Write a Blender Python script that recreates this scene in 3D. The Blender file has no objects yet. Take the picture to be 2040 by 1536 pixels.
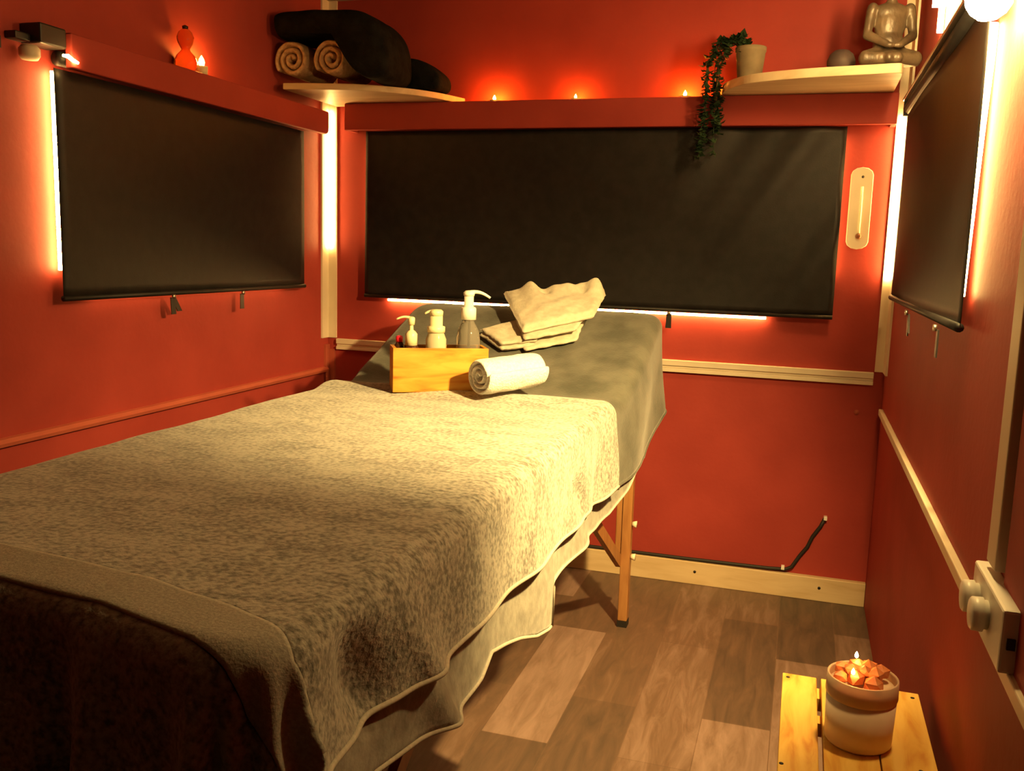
import bpy, bmesh, math, random
from mathutils import Vector, Matrix, noise
S = bpy.context.scene
COL = S.collection
PI = math.pi
W = 1.85            # room width (x), back wall at y=0, camera towards +y
CEIL = 1.862
YF = -3.5           # wall behind the camera

# ------------------------------------------------------------------ camera
cd = bpy.data.cameras.new('camera'); cam = bpy.data.objects.new('camera', cd); COL.objects.link(cam)
cd.sensor_fit = 'HORIZONTAL'; cd.sensor_width = 36.0; cd.lens = 1824.33 / 2040 * 36
cd.clip_start = 0.02
yaw, pit, rol = 0.3039, 0.1468, 0.0300
fw = Vector((-math.sin(yaw)*math.cos(pit), math.cos(yaw)*math.cos(pit), -math.sin(pit)))
r0 = Vector((math.cos(yaw), math.sin(yaw), 0)); u0 = r0.cross(fw)
rr_ = r0*math.cos(rol) + u0*math.sin(rol); uu_ = u0*math.cos(rol) - r0*math.sin(rol)
M = Matrix((rr_, uu_, -fw)).transposed().to_4x4(); M.translation = (1.6042, -2.9062, 1.05)
cam.matrix_world = M
S.camera = cam
# ------------------------------------------------------------------ world, exposure
w = bpy.data.worlds.new('world'); S.world = w; w.use_nodes = True
w.node_tree.nodes['Background'].inputs[0].default_value = (0.02, 0.012, 0.008, 1)
w.node_tree.nodes['Background'].inputs[1].default_value = 0.3
S.view_settings.view_transform = 'Standard'; S.view_settings.look = 'None'
S.view_settings.exposure = 0.0; S.view_settings.gamma = 1.0; S.view_settings.use_curve_mapping = False
try:
    S.cycles.use_denoising = True
    S.cycles.sample_clamp_indirect = 4.0
    S.cycles.max_bounces = 8; S.cycles.diffuse_bounces = 5
    S.cycles.caustics_refractive = False; S.cycles.caustics_reflective = False
except Exception:
    pass
# light strengths (the lamps themselves are built further down)
LAMP = 540.0      # globe of the wall lamp
SPOT = 255.0        # added spot beside the globe, for steeper falloff across the table
STRIP = 60.0       # light strips
FLAME = 1600.0      # tealight flames
WARM = (1.0, 0.66, 0.22)
AMBER = (1.0, 0.58, 0.17)
FIRE = (1.0, 0.24, 0.015)

# ------------------------------------------------------------------ materials
def mat(name, color, rough=0.6, metal=0.0, spec=0.5, sheen=0.0, trans=0.0, ior=1.45, emit=None, estr=0.0, coat=0.0):
    m = bpy.data.materials.new(name); m.use_nodes = True
    b = m.node_tree.nodes['Principled BSDF']
    b.inputs['Base Color'].default_value = (*color, 1)
    b.inputs['Roughness'].default_value = rough
    b.inputs['Metallic'].default_value = metal
    b.inputs['Specular IOR Level'].default_value = spec
    b.inputs['Sheen Weight'].default_value = sheen
    b.inputs['Transmission Weight'].default_value = trans
    b.inputs['IOR'].default_value = ior
    b.inputs['Coat Weight'].default_value = coat
    if emit:
        b.inputs['Emission Color'].default_value = (*emit, 1); b.inputs['Emission Strength'].default_value = estr
    return m

def noisy(name, c1, c2, scale, rough=0.7, bump=0.0, bscale=None, stretch=(1, 1, 1), detail=4.0, lo=0.35, hi=0.65, spec=0.3, sheen=0.0, dist=0.0, bdist=0.01):
    m = mat(name, c1, rough, spec=spec, sheen=sheen); nt = m.node_tree; N = nt.nodes; L = nt.links
    b = N['Principled BSDF']
    tc = N.new('ShaderNodeTexCoord'); mp = N.new('ShaderNodeMapping'); mp.inputs['Scale'].default_value = stretch
    L.new(tc.outputs['Object'], mp.inputs[0])
    n = N.new('ShaderNodeTexNoise'); n.inputs['Scale'].default_value = scale; n.inputs['Detail'].default_value = detail
    n.inputs['Distortion'].default_value = dist
    L.new(mp.outputs[0], n.inputs['Vector'])
    r = N.new('ShaderNodeValToRGB'); r.color_ramp.elements[0].position = lo; r.color_ramp.elements[1].position = hi
    r.color_ramp.elements[0].color = (*c1, 1); r.color_ramp.elements[1].color = (*c2, 1)
    L.new(n.outputs[0], r.inputs[0]); L.new(r.outputs[0], b.inputs['Base Color'])
    if bump:
        n2 = N.new('ShaderNodeTexNoise'); n2.inputs['Scale'].default_value = bscale or scale; n2.inputs['Detail'].default_value = 3
        L.new(mp.outputs[0], n2.inputs['Vector'])
        bp = N.new('ShaderNodeBump'); bp.inputs['Strength'].default_value = bump; bp.inputs['Distance'].default_value = bdist
        L.new(n2.outputs[0], bp.inputs['Height']); L.new(bp.outputs[0], b.inputs['Normal'])
    return m

def terry(name, dark, light, scale=170, big=9):
    """looped pile: fine mottling over broad brushed patches, with a bump"""
    m = mat(name, dark, 0.95, spec=0.1, sheen=0.35); nt = m.node_tree; N = nt.nodes; L = nt.links
    b = N['Principled BSDF']; b.inputs['Sheen Roughness'].default_value = 0.6
    tc = N.new('ShaderNodeTexCoord')
    n1 = N.new('ShaderNodeTexNoise'); n1.inputs['Scale'].default_value = scale; n1.inputs['Detail'].default_value = 3
    n2 = N.new('ShaderNodeTexNoise'); n2.inputs['Scale'].default_value = big; n2.inputs['Detail'].default_value = 6; n2.inputs['Roughness'].default_value = 0.75
    mp = N.new('ShaderNodeMapping'); mp.inputs['Rotation'].default_value = (0, 0, 0.5); mp.inputs['Scale'].default_value = (1, 1.8, 1)
    L.new(tc.outputs['Object'], n1.inputs['Vector']); L.new(tc.outputs['Object'], mp.inputs[0]); L.new(mp.outputs[0], n2.inputs['Vector'])
    a = N.new('ShaderNodeMath'); a.operation = 'MULTIPLY_ADD'; a.inputs[1].default_value = 0.6
    L.new(n1.outputs[0], a.inputs[0])
    s = N.new('ShaderNodeMath'); s.operation = 'MULTIPLY'; s.inputs[1].default_value = 0.5
    L.new(n2.outputs[0], s.inputs[0]); L.new(s.outputs[0], a.inputs[2])
    r = N.new('ShaderNodeValToRGB'); r.color_ramp.elements[0].position = 0.44; r.color_ramp.elements[1].position = 0.63
    r.color_ramp.elements[0].color = (*dark, 1); r.color_ramp.elements[1].color = (*light, 1)
    L.new(a.outputs[0], r.inputs[0]); L.new(r.outputs[0], b.inputs['Base Color'])
    bp = N.new('ShaderNodeBump'); bp.inputs['Strength'].default_value = 0.7; bp.inputs['Distance'].default_value = 0.004
    L.new(n1.outputs[0], bp.inputs['Height']); L.new(bp.outputs[0], b.inputs['Normal'])
    return m

def wood(name, c1, c2, c3, axis=0, scale=14, rough=0.5):
    """long grain along one axis, broad colour figure and a few dark knots"""
    m = mat(name, c1, rough, spec=0.35); nt = m.node_tree; N = nt.nodes; L = nt.links; b = N['Principled BSDF']
    tc = N.new('ShaderNodeTexCoord'); mp = N.new('ShaderNodeMapping')
    sc = [6.0, 6.0, 6.0]; sc[axis] = 1.0
    mp.inputs['Scale'].default_value = sc; L.new(tc.outputs['Object'], mp.inputs[0])
    n = N.new('ShaderNodeTexNoise'); n.inputs['Scale'].default_value = scale; n.inputs['Detail'].default_value = 5; n.inputs['Distortion'].default_value = 0.6
    L.new(mp.outputs[0], n.inputs['Vector'])
    r = N.new('ShaderNodeValToRGB'); e = r.color_ramp.elements
    e[0].position = 0.3; e[0].color = (*c2, 1); e[1].position = 0.62; e[1].color = (*c1, 1)
    k = e.new(0.48); k.color = (*c3, 1)
    L.new(n.outputs[0], r.inputs[0]); L.new(r.outputs[0], b.inputs['Base Color'])
    return m

def floor_mat():
    m = mat('floor_vinyl', (0.1, 0.09, 0.08), 0.45, spec=0.35); nt = m.node_tree; N = nt.nodes; L = nt.links; b = N['Principled BSDF']
    tc = N.new('ShaderNodeTexCoord'); mp = N.new('ShaderNodeMapping'); mp.inputs['Rotation'].default_value = (0, 0, PI/2)
    mp.inputs['Location'].default_value = (0.12, 0.068, 0)
    L.new(tc.outputs['Object'], mp.inputs[0])
    br = N.new('ShaderNodeTexBrick'); br.offset = 0.37; br.offset_frequency = 2
    br.inputs['Color1'].default_value = (0, 0, 0, 1); br.inputs['Color2'].default_value = (1, 1, 1, 1); br.inputs['Mortar'].default_value = (0.35, 0.35, 0.35, 1)
    br.inputs['Scale'].default_value = 1.0; br.inputs['Mortar Size'].default_value = 0.0012; br.inputs['Brick Width'].default_value = 0.62; br.inputs['Row Height'].default_value = 0.152
    L.new(mp.outputs[0], br.inputs['Vector'])
    mp2 = N.new('ShaderNodeMapping'); mp2.inputs['Scale'].default_value = (9, 1.5, 1); L.new(tc.outputs['Object'], mp2.inputs[0])
    n = N.new('ShaderNodeTexNoise'); n.inputs['Scale'].default_value = 3.5; n.inputs['Detail'].default_value = 6; n.inputs['Roughness'].default_value = 0.65; n.inputs['Distortion'].default_value = 0.8
    L.new(mp2.outputs[0], n.inputs['Vector'])
    a = N.new('ShaderNodeMath'); a.operation = 'MULTIPLY_ADD'; a.inputs[1].default_value = 0.42; L.new(br.outputs['Color'], a.inputs[0])
    s = N.new('ShaderNodeMath'); s.operation = 'MULTIPLY'; s.inputs[1].default_value = 0.62; L.new(n.outputs[0], s.inputs[0]); L.new(s.outputs[0], a.inputs[2])
    r = N.new('ShaderNodeValToRGB'); e = r.color_ramp.elements
    e[0].position = 0.22; e[0].color = (0.048, 0.036, 0.028, 1); e[1].position = 0.8; e[1].color = (0.26, 0.175, 0.148, 1)
    k = e.new(0.5); k.color = (0.125, 0.075, 0.052, 1)
    L.new(a.outputs[0], r.inputs[0]); L.new(r.outputs[0], b.inputs['Base Color'])
    bp = N.new('ShaderNodeBump'); bp.inputs['Strength'].default_value = 0.15; bp.inputs['Distance'].default_value = 0.002
    L.new(n.outputs[0], bp.inputs['Height']); L.new(bp.outputs[0], b.inputs['Normal'])
    return m

WALL = noisy('terracotta_paint', (0.30, 0.038, 0.030), (0.35, 0.047, 0.037), 5, rough=0.62, bump=0.06, bscale=60, spec=0.25)
CEILM = noisy('ceiling_panel', (0.24, 0.22, 0.19), (0.28, 0.26, 0.22), 4, rough=0.7)
FLOOR = floor_mat()
CREAM = noisy('cream_trim', (0.66, 0.56, 0.42), (0.72, 0.62, 0.48), 8, rough=0.45)
PINE = wood('pale_timber', (0.66, 0.50, 0.30), (0.56, 0.40, 0.22), (0.62, 0.46, 0.27), axis=0, scale=6)
RAILR = noisy('painted_rail', (0.36, 0.075, 0.05), (0.42, 0.10, 0.06), 8, rough=0.4)
BLIND = noisy('blackout_fabric', (0.011, 0.0095, 0.010), (0.016, 0.014, 0.014), 30, rough=0.5, bump=0.05, bscale=300, spec=0.32)
DARK = mat('dark_plastic', (0.02, 0.017, 0.015), 0.45)
METAL = mat('brushed_metal', (0.6, 0.55, 0.48), 0.35, metal=1.0)
TERRY = terry('grey_terry', (0.095, 0.095, 0.085), (0.37, 0.36, 0.33), 130)
BANDM = noisy('grey_woven_border', (0.30, 0.285, 0.255), (0.40, 0.38, 0.34), 260, rough=0.9, bump=0.4, bscale=320, spec=0.1, bdist=0.002)
FLEECE = noisy('grey_fleece', (0.19, 0.185, 0.165), (0.31, 0.30, 0.27), 40, rough=0.95, bump=0.3, bscale=160, spec=0.1, sheen=0.3, bdist=0.003)
HEADC = noisy('dark_grey_fleece', (0.058, 0.060, 0.048), (0.115, 0.113, 0.095), 13, rough=0.95, bump=0.3, bscale=180, spec=0.1, sheen=0.25, bdist=0.003, detail=6)
HEM = noisy('grey_hem', (0.42, 0.39, 0.34), (0.5, 0.47, 0.41), 200, rough=0.9, spec=0.1)
WHITET = noisy('white_terry', (0.72, 0.70, 0.66), (0.85, 0.83, 0.79), 150, rough=0.95, bump=0.8, bscale=220, spec=0.1, sheen=0.3, bdist=0.004)
BEIGE = noisy('beige_cotton', (0.50, 0.45, 0.36), (0.60, 0.55, 0.45), 60, rough=0.9, bump=0.35, bscale=180, spec=0.1, sheen=0.2, bdist=0.003)
TAN = noisy('tan_terry', (0.42, 0.27, 0.16), (0.56, 0.37, 0.23), 90, rough=0.95, bump=0.6, bscale=200, spec=0.1, bdist=0.004)
BLACKB = noisy('black_blanket', (0.006, 0.006, 0.007), (0.012, 0.012, 0.012), 30, rough=0.95, bump=0.4, bscale=60, spec=0.05)
LEGW = wood('beech_leg', (0.36, 0.17, 0.06), (0.26, 0.11, 0.035), (0.31, 0.14, 0.05), axis=2, scale=8, rough=0.4)
CRATE = wood('crate_pine', (0.60, 0.33, 0.055), (0.42, 0.10, 0.008), (0.56, 0.25, 0.03), axis=0, scale=7)
STOOL = wood('stool_pine', (0.78, 0.50, 0.12), (0.56, 0.22, 0.03), (0.72, 0.42, 0.085), axis=1, scale=7)
SHELFW = wood('shelf_board', (0.62, 0.48, 0.32), (0.50, 0.36, 0.22), (0.57, 0.43, 0.28), axis=0, scale=5)
BLACKEDGE = mat('black_edge', (0.015, 0.012, 0.01), 0.6)
CLEAR = mat('clear_plastic', (0.90, 0.84, 0.76), 0.06, trans=0.88, ior=1.18)
CLOUDY = mat('cloudy_plastic', (0.85, 0.76, 0.55), 0.2, trans=0.45, ior=1.2)
AMBERGL = mat('amber_glass', (0.75, 0.30, 0.08), 0.08, trans=0.85, ior=1.25)
WHITEP = mat('white_plastic', (0.80, 0.78, 0.73), 0.35)
CREAMP = mat('cream_plastic', (0.78, 0.70, 0.45), 0.35)
REDP = mat('red_plastic', (0.75, 0.02, 0.05), 0.35)
BROWNB = mat('brown_bottle', (0.045, 0.018, 0.01), 0.2)
BRONZE = noisy('dark_bronze', (0.05, 0.034, 0.022), (0.12, 0.085, 0.055), 22, rough=0.38, bump=0.3, bscale=50, spec=0.6)
STONE = noisy('dark_stone', (0.05, 0.035, 0.035), (0.08, 0.06, 0.055), 25, rough=0.6)
LEAF = noisy('ivy_leaf', (0.012, 0.028, 0.012), (0.03, 0.055, 0.022), 30, rough=0.55)
POTM = noisy('pale_pot', (0.17, 0.13, 0.08), (0.24, 0.19, 0.12), 18, rough=0.7)
WAX = noisy('cream_wax', (0.72, 0.50, 0.36), (0.80, 0.60, 0.45), 14, rough=0.5)
SALT = noisy('salt_crystal', (0.85, 0.22, 0.07), (0.95, 0.42, 0.20), 40, rough=0.35)
SALT.node_tree.nodes['Principled BSDF'].inputs['Transmission Weight'].default_value = 0.25
JAR = noisy('frosted_jar', (0.78, 0.60, 0.46), (0.84, 0.66, 0.52), 10, rough=0.4)
GLASSRIM = mat('frosted_rim', (0.95, 0.66, 0.48), 0.3, trans=0.35, ior=1.2)
LAMPM = mat('lamp_globe_glow', (1, .8, .5), 0.5, emit=WARM, estr=LAMP)
STRIPM = mat('strip_glow', (1, .8, .5), 0.5, emit=AMBER, estr=STRIP*1.3)
STRIPB = mat('strip_glow_strong', (1, .8, .5), 0.5, emit=AMBER, estr=STRIP*1.9)
STRIPC = mat('strip_glow_corner', (1, .8, .5), 0.5, emit=AMBER, estr=STRIP*2.2)
STRIPX = mat('strip_glow_bright', (1, .8, .5), 0.5, emit=WARM, estr=STRIP*6.5)
STRIPLOW = mat('strip_glow_soft', (1, .8, .5), 0.5, emit=AMBER, estr=STRIP*0.35)
FLAMEM = mat('flame_glow', (1, .5, .2), 0.5, emit=FIRE, estr=FLAME)
FLAMEW = mat('flame_glow_pale', (1, .5, .2), 0.5, emit=(1, .42, .06), estr=FLAME*0.28)
FLAMEJ = mat('flame_glow_jar', (1, .5, .2), 0.5, emit=(1, .36, .08), estr=190)

# ------------------------------------------------------------------ helpers
def obj(name, bm, m, parent=None, smooth=True, bevel=0.0, auto=True):
    bmesh.ops.recalc_face_normals(bm, faces=bm.faces[:])
    me = bpy.data.meshes.new(name); bm.to_mesh(me); bm.free()
    o = bpy.data.objects.new(name, me); COL.objects.link(o)
    if m: me.materials.append(m)
    if parent: o.parent = parent
    if smooth:
        for p in me.polygons: p.use_smooth = True
    if bevel:
        b = o.modifiers.new('bevel', 'BEVEL'); b.width = bevel; b.segments = 2; b.limit_method = 'ANGLE'
        if smooth: b.harden_normals = True
    return o

def thing(name, label, cat, loc=(0, 0, 0), rotz=0.0, group=None):
    o = bpy.data.objects.new(name, None); o.empty_display_size = 0.05; COL.objects.link(o)
    o.location = loc; o.rotation_euler = (0, 0, rotz); tag(o, label, cat, group); return o

def tag(o, label, cat, group=None):
    o['label'] = label; o['category'] = cat
    if group: o['group'] = group
    return o

def struct(o):
    o['kind'] = 'structure'; return o

def bx(bm, x0, x1, y0, y1, z0, z1):
    v = [bm.verts.new(c) for c in ((x0,y0,z0),(x1,y0,z0),(x1,y1,z0),(x0,y1,z0),(x0,y0,z1),(x1,y0,z1),(x1,y1,z1),(x0,y1,z1))]
    for f in ((0,1,2,3),(4,5,6,7),(0,1,5,4),(1,2,6,5),(2,3,7,6),(3,0,4,7)): bm.faces.new([v[i] for i in f])
    return bm

def box(x0, x1, y0, y1, z0, z1): return bx(bmesh.new(), x0, x1, y0, y1, z0, z1)

def lathe(prof, seg=32, c=(0, 0, 0), bm=None, cap=True):
    bm = bm or bmesh.new(); rings = []
    for r, z in prof:
        if r < 1e-6: rings.append([bm.verts.new((c[0], c[1], c[2]+z))])
        else: rings.append([bm.verts.new((c[0]+r*math.cos(2*PI*i/seg), c[1]+r*math.sin(2*PI*i/seg), c[2]+z)) for i in range(seg)])
    for a, b in zip(rings, rings[1:]):
        for i in range(seg):
            j = (i+1) % seg
            if len(a) == 1 and len(b) == 1: continue
            if len(a) == 1: bm.faces.new((a[0], b[i], b[j]))
            elif len(b) == 1: bm.faces.new((a[i], a[j], b[0]))
            else: bm.faces.new((a[i], a[j], b[j], b[i]))
    if cap:
        for rg in (rings[0], rings[-1]):
            if len(rg) > 1: bm.faces.new(rg)
    return bm

def tube(pts, r, seg=10, bm=None):
    bm = bm or bmesh.new(); pts = [Vector(p) for p in pts]; rings = []
    rs = r if isinstance(r, (list, tuple)) else [r]*len(pts)
    up = Vector((0, 0, 1))
    for i, p in enumerate(pts):
        t = (pts[min(i+1, len(pts)-1)] - pts[max(i-1, 0)]).normalized()
        ref = up if abs(t.dot(up)) < 0.95 else Vector((0, 1, 0))
        a = t.cross(ref).normalized(); b = t.cross(a)
        rings.append([bm.verts.new(p + rs[i]*(a*math.cos(2*PI*k/seg) + b*math.sin(2*PI*k/seg))) for k in range(seg)])
    for a, b in zip(rings, rings[1:]):
        for k in range(seg): bm.faces.new((a[k], a[(k+1) % seg], b[(k+1) % seg], b[k]))
    bm.faces.new(rings[0]); bm.faces.new(rings[-1])
    return bm

def prism(poly, z0, z1, bm=None, axis=2):
    """polygon extruded along an axis: 2 -> poly is (x,y); 1 -> poly is (x,z); 0 -> poly is (y,z)"""
    bm = bm or bmesh.new()
    def P(a, b, h): return {2: (a, b, h), 1: (a, h, b), 0: (h, a, b)}[axis]
    A = [bm.verts.new(P(a, b, z0)) for a, b in poly]; B = [bm.verts.new(P(a, b, z1)) for a, b in poly]
    n = len(poly); bm.faces.new(A); bm.faces.new(B)
    for i in range(n): bm.faces.new((A[i], A[(i+1) % n], B[(i+1) % n], B[i]))
    return bm

def beam(bm, p, q, wx, wy):
    """rectangular bar between two points, width wx along world x-ish and wy across"""
    p, q = Vector(p), Vector(q); t = (q-p).normalized()
    a = Vector((1, 0, 0)); a = (a - t*a.dot(t)).normalized(); b = t.cross(a)
    v = [bm.verts.new(c + a*sx*wx/2 + b*sy*wy/2) for c in (p, q) for sx, sy in ((-1,-1),(1,-1),(1,1),(-1,1))]
    for f in ((0,1,2,3),(4,5,6,7),(0,1,5,4),(1,2,6,5),(2,3,7,6),(3,0,4,7)): bm.faces.new([v[i] for i in f])
    return bm

def grid(fn, nu, nv, bm=None, keep=None):
    bm = bm or bmesh.new(); V = {}
    def vert(i, j):
        if (i, j) not in V: V[i, j] = bm.verts.new(fn(i/nu, j/nv))
        return V[i, j]
    for i in range(nu):
        for j in range(nv):
            if keep and not keep((i+.5)/nu, (j+.5)/nv): continue
            bm.faces.new((vert(i, j), vert(i+1, j), vert(i+1, j+1), vert(i, j+1)))
    return bm

def solid(o, t, offset=-1):
    m = o.modifiers.new('thickness', 'SOLIDIFY'); m.thickness = t; m.offset = offset; return o
def subd(o, n=1):
    m = o.modifiers.new('subd', 'SUBSURF'); m.levels = n; m.render_levels = n; return o
def sstep(a, b, x):
    t = max(0.0, min(1.0, (x-a)/(b-a))); return t*t*(3-2*t)
def nz(*p): return noise.noise(Vector(p))

# ------------------------------------------------------------------ room shell
T = 0.06
struct(obj('floor', box(-T, W+T, YF-T, T, -T, 0), FLOOR, smooth=False))
struct(obj('ceiling', box(-T, W+T, YF-T, T, CEIL, CEIL+T), CEILM, smooth=False))
struct(obj('wall_back', box(-T, W+T, 0, T, 0, CEIL), WALL, smooth=False))
struct(obj('wall_left', box(-T, 0, YF, 0, 0, CEIL), WALL, smooth=False))
struct(obj('wall_right', box(W, W+T, YF, 0, 0, CEIL), WALL, smooth=False))
struct(obj('wall_front', box(-T, W+T, YF-T, YF, 0, CEIL), mat('low_bounce_dark', (0.03, 0.02, 0.018), 0.8), smooth=False))  # out-of-view wall made near black to cut bounce light
# timber baseboard along the back wall, with two screw heads
bb = struct(obj('baseboard_back', box(0.001, W-0.001, -0.022, 0, 0, 0.074), PINE, smooth=False, bevel=0.002))
for x in (1.335, 1.716):
    s = tube([(x, -0.0205, 0.043), (x, -0.0235, 0.043)], 0.0045, 10)
    obj('screw', s, BLACKEDGE, bb)
# rails: back one is cream with a groove, the left one painted, the right one cream
bm = bmesh.new(); bx(bm, 0.04, W-0.03, -0.016, 0, 0.704, 0.722); bx(bm, 0.04, W-0.03, -0.010, 0, 0.696, 0.704); bx(bm, 0.04, W-0.03, -0.016, 0, 0.684, 0.696)
struct(obj('trim_1', bm, CREAM, smooth=False, bevel=0.0015))
struct(obj('trim_2', prism([(0, 0.604), (0.014, 0.604), (0.016, 0.612), (0.010, 0.620), (0, 0.622)], -3.3, -0.02, axis=1), RAILR, smooth=False))
struct(obj('trim_3', box(W-0.012, W, -2.6, -0.06, 0.603, 0.622), CREAM, smooth=False, bevel=0.002))
# corner posts (cream angle trims) above the back rail, painted below
bm = bmesh.new(); bx(bm, 0, 0.006, -0.050, 0, 0.724, CEIL); bx(bm, 0.006, 0.036, -0.006, 0, 0.724, CEIL)
struct(obj('trim_4', bm, CREAM, smooth=False))
bm = bmesh.new(); bx(bm, W-0.006, W, -0.10, 0, 0.724, CEIL); bx(bm, W-0.028, W-0.006, -0.006, 0, 0.724, CEIL)
struct(obj('trim_5', bm, CREAM, smooth=False))
bm = bmesh.new(); bx(bm, 0, 0.008, -0.03, 0, 0, 0.700); bx(bm, 0.008, 0.03, -0.008, 0, 0.074, 0.683)
struct(obj('trim_6', bm, RAILR, smooth=False))
# upright cream trim beside the door on the right wall, and the door leaf beyond it
struct(obj('trim_7', box(W-0.014, W, -1.772, -1.724, 0.70, CEIL), CREAM, smooth=False, bevel=0.002))
struct(obj('door_1', box(W-0.006, W, -2.55, -1.785, 0.02, CEIL-0.02), WALL, smooth=False, bevel=0.002))

# ------------------------------------------------------------------ pelmets over the blinds
def rounded_end_pelmet(y0, y1, x1, z0, z1, r=0.022):
    """board running along the left wall whose far lower corner is rounded"""
    poly = [(y0, z0), (y1-r, z0)]
    for k in range(1, 7):
        a = -PI/2 + k/6*PI/2; poly.append((y1-r+r*math.cos(a), z0+r+r*math.sin(a)))
    for k in range(0, 4):
        a = k/3*PI/2; poly.append((y1-0.008+0.008*math.cos(a), z1-0.008+0.008*math.sin(a)))
    poly.append((y0, z1))
    return poly
t = thing('pelmet', 'long terracotta pelmet box above the black blind on the left wall', 'pelmet', (0.03, -0.68, 1.41))
def child(o, par):
    o.parent = par; o.matrix_parent_inverse = Matrix.Translation(-Vector(par.location)) if par.rotation_euler.z == 0 else (Matrix.Translation(par.location) @ Matrix.Rotation(par.rotation_euler.z, 4, 'Z')).inverted()
    return o
child(obj('front_board', prism(rounded_end_pelmet(-1.235, -0.104, 0.06, 1.411, 1.485), 0.044, 0.062, axis=0), WALL, smooth=False, bevel=0.003), t)
child(obj('top_board', box(0, 0.0439, -1.235, -0.106, 1.470, 1.485), WALL, smooth=False), t)
child(obj('end_board', box(0.0001, 0.0439, -0.122, -0.106, 1.425, 1.4699), WALL, smooth=False), t)

t = thing('pelmet', 'wide terracotta pelmet box above the black blind on the back wall', 'pelmet', (0.96, -0.035, 1.43))
child(obj('front_board', box(0.10, 1.818, -0.072, -0.056, 1.430, 1.516), WALL, smooth=False, bevel=0.003), t)
child(obj('top_board', box(0.10, 1.818, -0.0559, 0, 1.502, 1.516), WALL, smooth=False), t)
for x in (0.10, 1.804): child(obj('end_board', box(x, x+0.014, -0.0559, 0, 1.430, 1.5019), WALL, smooth=False), t)

# dark bracket, pale clip and small lit bulb at the near end of the left pelmet
t = thing('pelmet_bracket', 'dark bracket with a pale round clip at near end of left pelmet', 'bracket', (0.0, -1.29, 1.43))
child(obj('bracket_box', box(0.0, 0.055, -1.312, -1.240, 1.448, 1.490), DARK, smooth=False, bevel=0.004), t)
child(obj('bracket_arm', box(0.0, 0.03, -1.352, -1.3121, 1.450, 1.466), DARK, smooth=False, bevel=0.003), t)
c = child(obj('round_clip', lathe([(0, -0.012), (0.016, -0.012), (0.021, -0.004), (0.021, 0.010), (0.015, 0.017), (0, 0.018)], 24, (0.030, -1.318, 1.425)), CREAM), t); c['label'] = 'pale round clip'
c = child(obj('mount_plate', box(0.0, 0.006, -1.382, -1.366, 1.428, 1.452), DARK, smooth=False), t)
tag(obj('small_lamp', tube([(0.064, -1.262, 1.432), (0.066, -1.25, 1.4325), (0.066, -1.236, 1.4265), (0.066, -1.222, 1.424)], [0.003, 0.0045, 0.004, 0.003], 10), STRIPM),
    'tiny lit bulb under the dark bracket at near end of left pelmet', 'light')

# ------------------------------------------------------------------ blinds
def blind_wall_y(x0, x1, y, z0, z1):
    def f(u, v):
        X = x0+(x1-x0)*u; Z = z1+(z0-z1)*v
        k = sstep(1.05, 1.6, X)*(1-0.4*v)
        s = (X-1.40)+0.62*(Z-1.15)*-1.0
        yy = y - 0.006*k*math.sin(s*20+1.2) - 0.003*math.sin(X*5+Z*2) - 0.003*k*math.sin(s*47)
        return (X, yy, Z)
    return grid(f, 90, 30)
t = thing('roller_blind', 'wide black roller blind pulled down over the back wall window', 'blind', (0.93, -0.04, 0.88))
f = child(obj('blind_fabric', blind_wall_y(0.165, 1.690, -0.042, 0.884, 1.4295), BLIND), t); solid(f, 0.0012)
def hbar(x0, x1, y, z0, z1, slope=0.0):
    return box(x0, x1, y-0.006, y+0.006, z0, z1)
child(obj('bottom_bar', tube([(0.165, -0.042, 0.881), (1.690, -0.042, 0.881)], 0.0065, 10), BLIND), t)

def side_blind(x, y0, y1, z0, z1, amp=0.002):
    return grid(lambda u, v: (x + amp*math.sin(u*7+v*2), y0+(y1-y0)*u, z1+(z0-z1)*v), 40, 20)
t = thing('roller_blind', 'black roller blind pulled down over the left wall window', 'blind', (0.033, -0.74, 0.91))
f = child(obj('blind_fabric', side_blind(0.034, -1.258, -0.222, 0.914, 1.408), BLIND), t); solid(f, 0.0012)
child(obj('bottom_bar', tube([(0.034, -1.258, 0.913), (0.034, -0.218, 0.913)], 0.0065, 10), BLIND), t)
child(obj('roller_tube', tube([(0.022, -1.236, 1.433), (0.022, -0.215, 1.433)], 0.016, 16), BLIND), t)

t = thing('roller_blind', 'black roller blind seen edge-on along the right wall beside the bright lamp', 'blind', (1.82, -0.88, 0.95))
f = child(obj('blind_fabric', side_blind(1.824, -1.435, -0.30, 0.958, 1.420), BLIND), t); solid(f, 0.0012)
child(obj('bottom_bar', tube([(1.824, -1.435, 0.957), (1.824, -0.30, 0.957)], 0.007, 10), BLIND), t)
child(obj('roller_tube', tube([(1.826, -1.425, 1.434), (1.826, -0.32, 1.434)], 0.015, 16), BLIND), t)
for y in (-0.318, -1.428):
    child(obj('end_bracket', box(1.812, W, y-0.004, y+0.004, 1.416, 1.453), DARK, smooth=False, bevel=0.001), t)
child(obj('top_rail', box(1.808, 1.846, -1.424, -0.322, 1.452, 1.458), METAL, smooth=False, bevel=0.001), t)

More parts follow.
